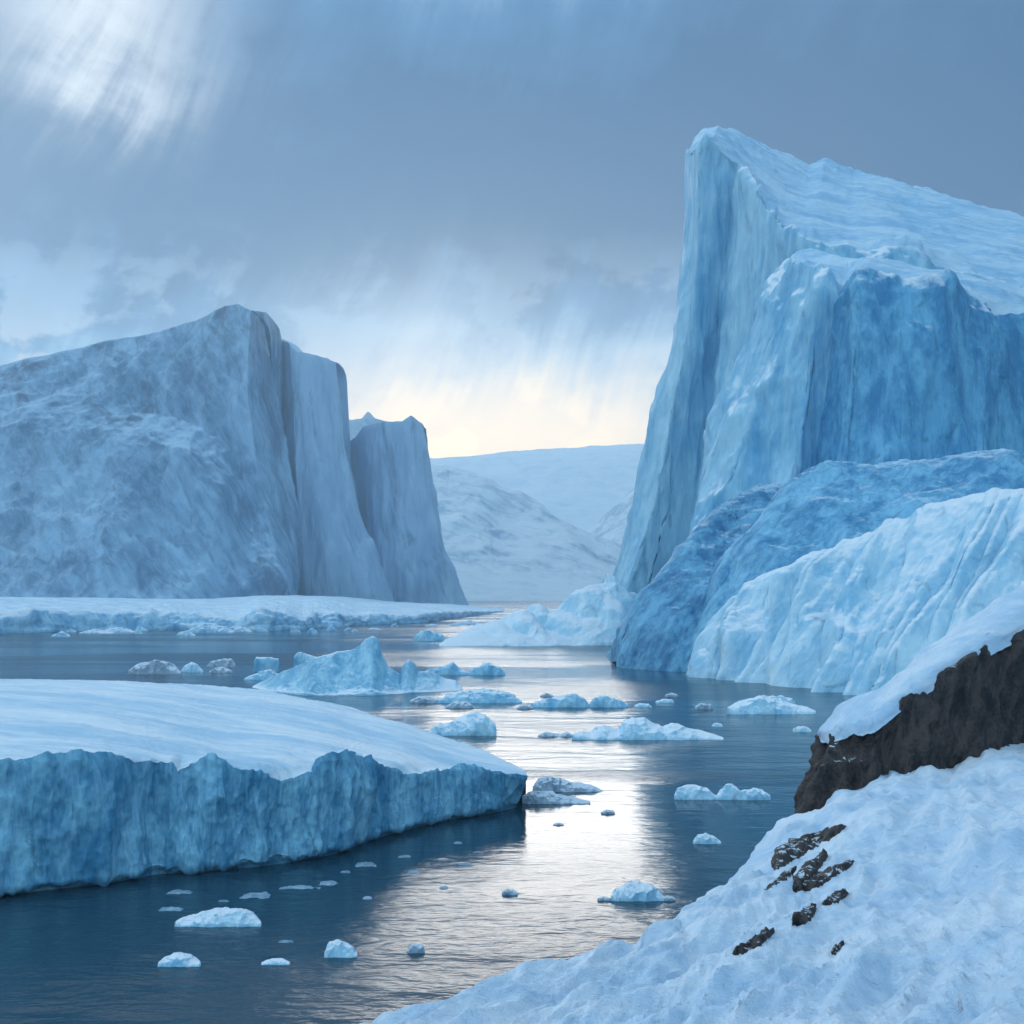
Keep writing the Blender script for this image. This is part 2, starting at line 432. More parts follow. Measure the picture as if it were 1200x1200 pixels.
cliff('ice_cliff', [
    ([(-190, 705, 640), (-190, 640, 690), (-185, 590, 705), (-180, 545, 720), (-172, 520, 735), (-165, 480, 760)], 690),
    ([(-60, 705, 620), (-55, 620, 668), (-50, 560, 690), (-45, 510, 705), (-38, 470, 735), (-30, 436, 760)], 680),
    ([(70, 706, 612), (80, 600, 655), (85, 535, 680), (90, 490, 700), (95, 450, 728), (100, 405, 752)], 680),
    ([(150, 706, 610), (150, 596, 650), (150, 525, 676), (150, 487, 705), (150, 440, 722), (150, 394, 742)], 690),
    ([(187, 706, 612), (187, 590, 655), (190, 520, 672), (192, 484, 704), (188, 440, 716), (187, 388, 735)], 690),
    ([(222, 706, 618), (215, 610, 655), (222, 535, 660), (226, 496, 696), (226, 440, 704), (236, 372, 722)], 670),
    ([(262, 706, 626), (255, 640, 650), (258, 575, 658), (252, 510, 690), (252, 440, 696), (262, 357, 712)], 655),
    ([(300, 706, 634), (295, 664, 650), (292, 606, 674), (284, 540, 684), (277, 450, 690), (279, 354, 704)], 660),
    ([(326, 706, 640), (326, 680, 648), (319, 630, 668), (303, 560, 676), (290, 460, 684), (295, 363, 698)], 668),
    ([(345, 706, 690), (348, 668, 698), (352, 612, 716), (338, 550, 728), (318, 460, 734), (310, 365, 740)], 705),
    ([(342, 706, 800), (345, 668, 805), (346, 612, 810), (332, 550, 815), (312, 460, 820), (304, 368, 825)], 770)],
    30, 3.2, 1/36, M_CLIFF, 'tallest grey ice cliff with a broad peaked top, at the left across the water', 2.2, 24, 120, .45)
cliff('ice_cliff', [
    ([(280, 708), (280, 620), (285, 520), (300, 400)], 850),
    ([(325, 708), (330, 620), (326, 520), (326, 399)], 800),
    ([(362, 708), (352, 620), (343, 520), (338, 400)], 765),
    ([(395, 708), (375, 620), (358, 520), (349, 411)], 765),
    ([(430, 709), (400, 620), (380, 520), (370, 416)], 770),
    ([(465, 710), (428, 628), (404, 520), (394, 424)], 790),
    ([(455, 710), (420, 628), (396, 520), (386, 426)], 880)],
    25, 4.0, 1/34, M_CLIFF2, 'straight walled ice cliff in the middle of the three, with a stepped flat top', 6.1, 22, 84, .16)
cliff('ice_cliff', [
    ([(380, 709), (385, 640), (390, 570), (400, 530)], 930),
    ([(425, 710), (420, 640), (412, 570), (408, 520)], 890),
    ([(455, 710), (445, 640), (436, 570), (428, 501)], 860),
    ([(485, 710), (470, 640), (460, 570), (452, 495)], 850),
    ([(515, 711), (498, 645), (482, 570), (471, 493)], 850),
    ([(530, 711), (510, 645), (492, 570), (481, 486)], 855),
    ([(547, 712), (521, 648), (508, 572), (495, 497)], 870),
    ([(540, 712), (514, 648), (500, 572), (488, 499)], 960)],
    20, 3.6, 1/32, M_CLIFF2, 'farthest and lowest of the three ice cliffs, with a small nub on its top', 4.4, 22, 84, .16)
cliff('ice_cliff', [
    ([(340, 708), (350, 600), (360, 480)], 1090), ([(380, 708), (380, 600), (390, 483)], 1070), ([(400, 708), (405, 600), (410, 492)], 1060),
    ([(425, 708), (425, 600), (424, 490)], 1060), ([(431, 708), (431, 600), (430, 482)], 1060), ([(437, 708), (437, 600), (437, 489)], 1060),
    ([(455, 708), (455, 600), (452, 493)], 1070), ([(480, 708), (478, 600), (475, 505)], 1090)],
    20, 2.0, 1/32, M_HILL, 'pale sunlit ice ridge peeping out in the gap between two darker ice cliffs', 1.3, 10, 40)  # sunlight on this ridge is put into its paler snow colour

# ------------------------------------------------------------------ ice shelf under the cliffs
def shelf():
    pts = [(-160, 748, 726, 700), (-40, 744, 724, 701), (90, 740, 722, 702), (187, 738, 722, 703), (230, 738, 723, 703), (280, 738, 727, 700), (305, 739, 721, 699), (335, 738, 722, 699),
           (355, 737, 727, 699), (372, 735, 718, 700), (395, 735, 722, 702), (420, 733, 724, 705), (450, 732, 721, 707), (480, 731, 723, 708), (510, 728, 720, 709), (540, 724, 718, 711), (568, 720, 717, 713), (590, 717, 716, 714)]
    ctrl = []
    for px, b, f, k in pts:
        Y = WY(b); x = (px-600)/F*Y
        p0 = np.array((x, Y+1, -1.5)); p1 = np.array((x, Y, .1)); p2 = P(px, f, Y+4); p2[2] = max(p2[2], .4)
        p3 = P(px, k, min(Y+230, 700)); p3[2] = max(p3[2], .5); p4 = p3+np.array((0, 120, 0)); p4[2] -= 1
        ctrl.append([p0, p1, p2, p3, p4])
    ctrl.insert(0, end_wall(ctrl[0], -4, -1.5))
    g, rv, _ = loft(ctrl, 26, [2, 14, 40, 4], .6, .05)
    n = grid_normals(g)
    w = np.ones(g.shape[1]); w[rv[2]:] = np.linspace(1, .3, len(w)-rv[2]); w[0] = .2
    d = fbm(g*np.array((.09, .05, .2)), 6, .55, True)*1.6+fbm(g*.3, 4, .5, True)*.7+facet(g*np.array((.11, .08, .2)), 3)*1.6
    hk = np.clip(g[:, rv[2], 2]/4, .15, 1)[:, None]
    g = g+n*(d*w*hk)[..., None]*np.array((1, 1, .9))
    wall, cap = g[:, :rv[2]+1], g[:, rv[2]:]
    r = thing('ice_shelf', 'long low snow covered ice shelf with a crumbled blue edge under the ice cliffs', 'ice shelf', (-120, 400, 0))
    grid_obj('broken_edge', wall, M_SHELF, r); grid_obj('snow_cover', cap, M_SNOW, r)
shelf()

# ------------------------------------------------------------------ the great iceberg on the right
berg = thing('iceberg', 'towering blue iceberg with a steep wall and a slanting snowy top, filling the right side', 'iceberg', (80, 200, 0))

def front(cols, nu, nv, su, sv, dYback, backrows=True):
    """cols: list of (rows [(px,py,Y)...] from the waterline up over the top); adds the hidden back"""
    ctrl = []
    for rows in cols:
        r = [P(*q) for q in rows]
        r[0][2] = -2.5
        b = r[-1]+np.array((0, dYback, 0)); b[2] = -2.5
        ctrl.append(r+[b])
    ctrl.append(end_wall(ctrl[-1], 5, -2.5))
    if not np.isscalar(nu): nu = list(nu)+[16]
    return loft(ctrl, nu, nv, su, sv)

def rough_up(g, layers, mask=None):
    n = grid_normals(g); d = 0
    for amp, freq, sc, seed, rid in layers:
        d = d+amp*fbm(g*freq*np.array(sc)+seed, 6, .52, rid)
    if mask is not None: d = d*mask
    return g+n*d[..., None]

# tall wall
TW = [
    [(775, 748, 390), (790, 640, 390), (806, 430, 392), (818, 300, 394), (822, 186, 395), (835, 176, 400)],
    [(722, 748, 345), (752, 600, 345), (790, 430, 345), (806, 300, 345), (815, 180, 348), (826, 166, 352)],
    [(694, 748, 302), (741, 590, 302), (779, 428, 302), (796, 300, 302), (803, 178, 304), (822, 163, 330)],
    [(716, 749, 288), (764, 590, 290), (797, 430, 291), (816, 300, 292), (818, 170, 294), (830, 154, 340)],
    [(742, 749, 287), (786, 590, 290), (814, 430, 291), (832, 300, 292), (836, 160, 294), (843, 151, 345)],
    [(785, 750, 292), (815, 590, 292), (836, 430, 294), (851, 300, 294), (864, 192, 294), (862, 156, 360)],
    [(835, 752, 276), (850, 590, 278), (866, 430, 280), (878, 310, 280), (887, 223, 280), (885, 164, 385)],
    [(890, 755, 258), (893, 590, 262), (902, 430, 265), (910, 330, 268), (921, 267, 268), (918, 177, 400)],
    [(940, 757, 252), (940, 590, 256), (944, 430, 258), (944, 345, 262), (940, 276, 262), (948, 194, 412)],
    [(962, 757, 252), (962, 590, 255), (964, 430, 257), (962, 345, 261), (956, 280, 262), (966, 188, 414)],
    [(1012, 757, 250), (1012, 590, 252), (1010, 430, 255), (1006, 340, 258), (995, 286, 262), (1000, 206, 420)],
    [(1050, 757, 250), (1050, 590, 252), (1050, 430, 255), (1046, 345, 258), (1038, 292, 262), (1042, 211, 424)],
    [(1110, 758, 250), (1110, 590, 252), (1110, 440, 255), (1105, 370, 258), (1095, 306, 265), (1095, 226, 430)],
    [(1240, 758, 258), (1240, 600, 260), (1240, 460, 262), (1240, 400, 265), (1235, 345, 272), (1235, 262, 430)],
    [(1330, 750, 290), (1330, 610, 292), (1330, 500, 296), (1330, 440, 300), (1325, 400, 310), (1325, 320, 420)]]
TWS = .12
g, rv, cu = front(TW, [14, 16, 16, 20, 30, 34, 38, 30, 14, 26, 20, 26, 34, 20], [34, 44, 44, 44, 40, 10], TWS, .1, 60)
g = relax(g, 1)
msk = np.ones(g.shape[:2]); msk[:, rv[4]+3:] = .45
g = g+grid_normals(g)*((4.2*facet(g/np.array((15, 15, 60)), 1, .9)+1.6*facet(g/np.array((6, 6, 28)), 2, .9)+.6*facet(g/np.array((2.4, 2.4, 10)), 9, .9))*msk)[..., None]
g = rough_up(g, [(1.0, 1/20, (1, 1, .3), 5.5, False), (.55, 1/6, (1, 1, .08), 8.8, True), (.2, 1/2.2, (1, 1, .2), 2.8, True)], msk)
grid_obj('ice_wall', g[:, :rv[4]+1], M_TOWER, berg); grid_obj('snow_cap', g[:, rv[4]:], M_CAP, berg)

# buttress in front of it
BT = [
    [(815, 755, 262), (815, 640, 260), (850, 540, 258), (878, 440, 258), (908, 350, 257), (932, 312, 257), (940, 304, 262)],
    [(783, 760, 240), (806, 632, 238), (832, 540, 238), (861, 435, 240), (893, 346, 240), (925, 307, 242), (938, 300, 256)],
    [(800, 770, 222), (818, 625, 222), (850, 562, 221), (889, 470, 222), (903, 385, 224), (931, 309, 228), (945, 298, 252)],
    [(850, 770, 219), (862, 640, 217), (890, 565, 217), (915, 470, 218), (928, 390, 220), (945, 312, 224), (960, 299, 250)],
    [(905, 770, 213), (912, 640, 212), (930, 565, 212), (945, 470, 213), (952, 390, 215), (968, 318, 218), (980, 300, 246)],
    [(945, 770, 215), (948, 640, 215), (953, 565, 215), (966, 470, 216), (978, 390, 216), (988, 330, 218), (1000, 301, 246)],
    [(985, 770, 206), (985, 640, 206), (988, 565, 206), (995, 470, 207), (1003, 390, 208), (1008, 322, 212), (1020, 302, 244)],
    [(1060, 770, 204), (1060, 640, 204), (1062, 565, 204), (1065, 470, 205), (1068, 400, 207), (1070, 335, 212), (1075, 312, 244)],
    [(1160, 770, 206), (1160, 650, 206), (1160, 570, 206), (1160, 480, 208), (1160, 410, 210), (1158, 352, 216), (1158, 326, 244)],
    [(1260, 770, 220), (1260, 660, 220), (1260, 590, 222), (1260, 500, 224), (1258, 440, 228), (1256, 390, 232), (1256, 370, 250)]]
g, rv, cu = front(BT, [14, 24, 26, 26, 22, 22, 30, 34, 24], [26, 26, 34, 34, 30, 16, 8], .12, .12, 25)
g = relax(g, 1)
msk = np.ones(g.shape[:2]); msk[:, rv[5]+2:] = .5
g = g+grid_normals(g)*((3.4*facet(g/np.array((12, 12, 34)), 4, .9)+1.4*facet(g/np.array((5, 5, 19)), 6, .9)+.55*facet(g/np.array((2, 2, 7)), 8, .9))*msk)[..., None]
g = rough_up(g, [(.7, 1/14, (1, 1, .4), 15.5, False), (.25, 1/4.5, (1, 1, .15), 18.8, True), (.15, 1/1.6, (1, 1, .3), 12.8, True)], msk)
kb = cu[5]
grid_obj('ice_buttress', g[:kb+1, :rv[5]+1], M_BUTT, berg); grid_obj('deep_blue_face', g[kb:, :rv[5]+1], M_DEEP, berg); grid_obj('snow_ledge', g[:, rv[5]:], M_CAP, berg)

# deep blue rounded mounds
def mound(name, cols, nu, nv, mat, layers, back=40, su=.7, sv=.6, post=None, fk=1.0):
    g, rv, cu = front(cols, nu, nv, su, sv, back)
    g = relax(g, 2)
    if post: g = post(g, rv, cu)
    if fk: g = g+grid_normals(g)*((fk*(1.6*facet(g/np.array((8, 8, 11.)), 3, .8)+.8*facet(g/np.array((3, 3, 5.)), 5)+.3*facet(g/np.array((1.2, 1.2, 2.)), 6)))*np.clip(np.linspace(0, 1, g.shape[0])*14, 0, 1)[:, None])[..., None]
    um = np.clip(np.linspace(0, 1, g.shape[0])*14, 0, 1)[:, None]*np.ones(g.shape[:2])
    g = rough_up(g, layers, um)
    return grid_obj(name, g, mat, berg)

ML = [(.7, 1/11, (1, 1, .7), 21.1, True), (.7, 1/6, (1, 1, .6), 25, False), (.2, 1/2.4, (1, 1, .5), 28, True), (.1, 1/.9, (1, 1, .6), 29, True)]
mound('ice_mound', [
    [(722, 784, 176), (722, 780, 176), (722, 776, 177), (722, 775, 179)],
    [(735, 786, 172), (732, 768, 173), (731, 754, 175), (733, 744, 178)],
    [(755, 787, 168), (751, 750, 171), (750, 722, 175), (752, 705, 182)],
    [(780, 789, 165), (780, 735, 169), (782, 690, 176), (785, 662, 186)],
    [(803, 791, 163), (808, 720, 170), (812, 660, 180), (815, 626, 195)],
    [(840, 795, 160), (845, 700, 172), (850, 635, 188), (856, 591, 208)],
    [(890, 800, 160), (890, 690, 175), (890, 615, 192), (890, 577, 214)],
    [(950, 805, 160), (950, 690, 178), (950, 620, 196), (950, 585, 218)]],
    [20, 22, 26, 26, 32, 32, 24], [50, 44, 30, 10], M_DARKMOUND, ML, fk=.6)
mound('ice_mound', [
    [(805, 792, 160), (806, 788, 161), (808, 782, 162), (810, 776, 165)],
    [(815, 793, 158), (816, 770, 160), (818, 752, 162), (820, 738, 168)],
    [(835, 795, 156), (836, 740, 160), (838, 705, 164), (840, 682, 171)],
    [(862, 797, 155), (862, 720, 160), (862, 672, 167), (862, 646, 176)],
    [(895, 799, 152), (895, 690, 160), (896, 632, 168), (898, 600, 180)],
    [(930, 801, 150), (930, 670, 160), (932, 605, 170), (934, 566, 184)],
    [(960, 803, 148), (962, 660, 160), (964, 590, 171), (966, 551, 186)],
    [(1000, 806, 146), (1002, 660, 158), (1004, 592, 170), (1006, 555, 186)],
    [(1080, 810, 144), (1080, 665, 156), (1080, 590, 168), (1080, 548, 186)],
    [(1180, 815, 142), (1180, 665, 154), (1180, 585, 166), (1180, 535, 184)],
    [(1300, 815, 145), (1300, 690, 156), (1300, 620, 166), (1300, 575, 184)]],
    [18, 20, 24, 26, 28, 26, 26, 36, 34, 20], [50, 44, 30, 10], M_MOUND, ML, fk=.6)

# pale ribbed apron running down to the water
def ribs(g, rv, cu):
    nu, nv = g.shape[:2]
    u = np.linspace(0, 1, nu)[:, None]; v = np.clip(np.linspace(0, 1.12, nv), 0, 1)[None, :]
    z = 0*u*v
    wv_ = fbm(np.stack([u*5+z, v*1.1+z, z], -1), 3)
    def saw(x, pk):
        f = x-np.floor(x); return np.where(f < pk, f/pk, (1-f)/(1-pk))
    w2 = fbm(np.stack([u*13+z, v*1.6+z, z+4], -1), 3)
    r = saw(u*9.5+1.1*wv_, .32)
    r2 = saw(u*26+1.3*w2+2*wv_, .3)
    d = 3.4*r*(.75+.7*w2)+.7*r2*(.6+w2)+.6
    env = np.clip(u*9, 0, 1)*np.clip((1.02-v)*4, .3, 1)
    return g+grid_normals(g)*((d-2.0)*env)[..., None]
mound('ice_apron', [
    [(803, 794, 158), (804, 790, 158), (806, 786, 159), (808, 782, 161)],
    [(810, 795, 155), (815, 776, 156.5), (820, 758, 158), (826, 742, 160)],
    [(824, 797, 152), (834, 762, 154.5), (845, 728, 157), (858, 698, 160)],
    [(845, 798, 149), (860, 754, 152), (877, 714, 155), (895, 676, 159)],
    [(872, 800, 145), (892, 748, 148.5), (914, 700, 152), (938, 656, 157)],
    [(900, 804, 140), (924, 744, 144.5), (950, 690, 149), (978, 642, 155)],
    [(935, 808, 135), (962, 742, 140), (990, 684, 145), (1022, 622, 153)],
    [(975, 813, 129), (1006, 746, 135), (1038, 688, 141), (1070, 604, 150)],
    [(1020, 820, 122), (1056, 752, 129), (1094, 672, 136), (1130, 582, 147)],
    [(1080, 828, 115), (1122, 752, 123), (1164, 672, 131), (1206, 572, 144)],
    [(1160, 838, 107), (1205, 760, 117), (1250, 680, 126), (1296, 580, 142)],
    [(1260, 846, 102), (1300, 780, 113), (1340, 710, 122), (1390, 630, 140)]],
    [14, 20, 26, 30, 34, 34, 38, 42, 46, 46, 30], [44, 44, 44, 10], M_FAN,
    [(.35, 1/9, (1, 1, .5), 31.1, True), (.22, 1/3.0, (1, 1, .3), 35, True), (.08, 1/1.0, (1, 1, .5), 38, True)], back=22, su=.5, sv=.4, post=ribs, fk=.22)

# ------------------------------------------------------------------ free floating ice
def interp(poly, x):
    a = np.array(poly, float); return np.interp(x, a[:, 0], a[:, 1])

def floe_mesh(profile, base, ratio, seed, rough=.12, res=1.0, flat=2.2, ridge=-.1, sharp=.8, nu=None, nv=None, wob=.25, fac=.6, gully=0):
    """a lump of ice: top profile and waterline give width, height and place; ratio = depth / width"""
    x0, x1 = profile[0][0], profile[-1][0]
    bf = (lambda x: interp(base, x)) if hasattr(base, '__len__') else (lambda x: np.full_like(np.asarray(x, float), base))
    Yc = WY(float(bf(.5*(x0+x1))))
    width = (x1-x0)/F*Yc
    nu = nu or int(np.clip((x1-x0)*1.4*res, 26, 260)); nv = nv or int(np.clip(nu*.6, 18, 130))
    px = np.linspace(x0, x1, nu)
    t = np.linspace(0, 1, nu)
    taper = np.clip(4*t*(1-t), 0, 1)**.45
    half = .5*ratio*width*taper*(1+.35*fbm(np.stack([t*4+seed, t*0+seed, t*0], -1), 3))+.02
    Yf = WY(bf(px))                                           # front waterline
    Yr = Yf+half*(1+ridge)
    top = H-(interp(profile, px)-YH)/F*Yr
    top = np.maximum(top, .02)
    v = np.linspace(-1.12, 1.12, nv)[None, :]
    rid = ridge+wob*fbm(np.stack([t*5+seed*3, t*0, t*0+seed], -1), 3)[:, None]
    vv = np.where(v < rid, (v-rid)/(1+rid), (v-rid)/(1-rid))
    cs = (1-np.clip(np.abs(vv), 0, 1)**flat)**sharp
    under = np.clip(np.abs(v)-1, 0, 1)*-8
    z = top[:, None]*cs+under*np.maximum(top[:, None]*.5, .15)
    Y = Yf[:, None]+half[:, None]*(1+v)
    X = ((px-600)/F*(Yr))[:, None]+0*v
    g = np.stack([X, Y+0*X, z+0*X], -1)
    hm = float(top.max())
    n = grid_normals(g)
    fr = 1.6/max(hm, width*.08)
    d = facet(g*fr*np.array((1.1, 1.1, .7)), seed)*fac*1.7+fbm(g*fr*np.array((1, 1, .6))+seed, 5, .45, True)*.25+fbm(g*fr*2.6*np.array((1, 1, .5))+seed*1.7, 4, .5, True)*.16+fbm(g*fr*.6+seed, 3)*.5
    env = np.clip(top/hm*1.6, .2, 1)[:, None]
    env = env*np.clip(9*t*(1-t), 0, 1)[:, None]
    if gully:
        gu = np.abs(np.sin(math.pi*(t[:, None]*gully+v*1.1+.5*fbm(g*fr*.9+seed, 3))))
        d = d+(gu-.6)*1.1*np.clip(1.1-np.abs(v), .1, 1)
    g = g+n*(d*env*rough*hm)[..., None]
    g[0, :, 2] -= .1; g[-1, :, 2] -= .1
    return g, (float(g[:, nv//2, 0].mean()), float(Yf.mean()), 0.0)

def floe(name, profile, base, label, cat, mat, ratio=.6, seed=1.0, group=None, **kw):
    g, c = floe_mesh(profile, base, ratio, seed, **kw)
    o = grid_obj(name, g, mat, loc=c)
    return tag(o, label, cat, group)

# sunlit ridge of ice at the foot of the great berg
floe('iceberg', [(514, 756), (522, 750), (545, 739), (575, 729), (605, 718), (622, 711), (634, 714), (640, 722), (656, 712), (680, 695), (700, 680), (712, 673), (728, 684), (745, 700), (768, 730), (790, 752)],
     [(514, 757), (560, 757), (640, 757), (720, 756), (790, 752)], 'low sunlit ice ridge spreading left from the foot of the towering iceberg', 'iceberg', M_FOOT, .42, 4.2, res=1.4, rough=.13, flat=1.3, sharp=1.15, ridge=.35, fac=.4, gully=7)
floe('iceberg', [(484, 748), (492, 741), (503, 739), (510, 742), (518, 744), (524, 750)], 751, 'small blue lump of ice just left of the low sunlit ice ridge', 'iceberg', M_BERG, .6, 9.9, rough=.16)

# berg in the middle of the channel
floe('iceberg', [(296, 804), (310, 797), (330, 789), (345, 783), (360, 777), (378, 772), (398, 767), (412, 763), (422, 758), (429, 751), (437, 747), (443, 752), (447, 766), (453, 780), (463, 788), (471, 793), (474, 783), (478, 775), (484, 780), (489, 789), (500, 788), (512, 790), (522, 795), (534, 797), (542, 806)],
     [(296, 805), (330, 811), (370, 815), (440, 815), (490, 812), (542, 809)], 'blue iceberg with a curved pointed fin, in mid channel behind the big flat floe', 'iceberg', M_BERG, .42, 2.7, res=1.5, rough=.12, flat=1.15, sharp=1.45, ridge=.15, wob=.2, fac=.35)
floe('iceberg', [(344, 770), (350, 765), (358, 766), (368, 770), (380, 773), (388, 778)], 781, 'little blue ice block showing behind the left slope of the fin shaped iceberg', 'iceberg', M_BERG, .7, 5.5, rough=.14)
floe('iceberg', [(297, 776), (300, 771), (312, 771), (326, 772), (329, 778), (327, 784)], 787, 'boxy pale blue ice block left of the fin shaped iceberg', 'iceberg', M_BERG, .7, 7.1, rough=.1, flat=6, sharp=.5)
floe('growler', [(286, 795), (296, 791), (306, 788), (316, 785), (326, 790), (334, 795)], 797, 'flat broken blue ice in front of the boxy pale blue block', 'floating ice', M_BERG, .6, 8.3, rough=.2)

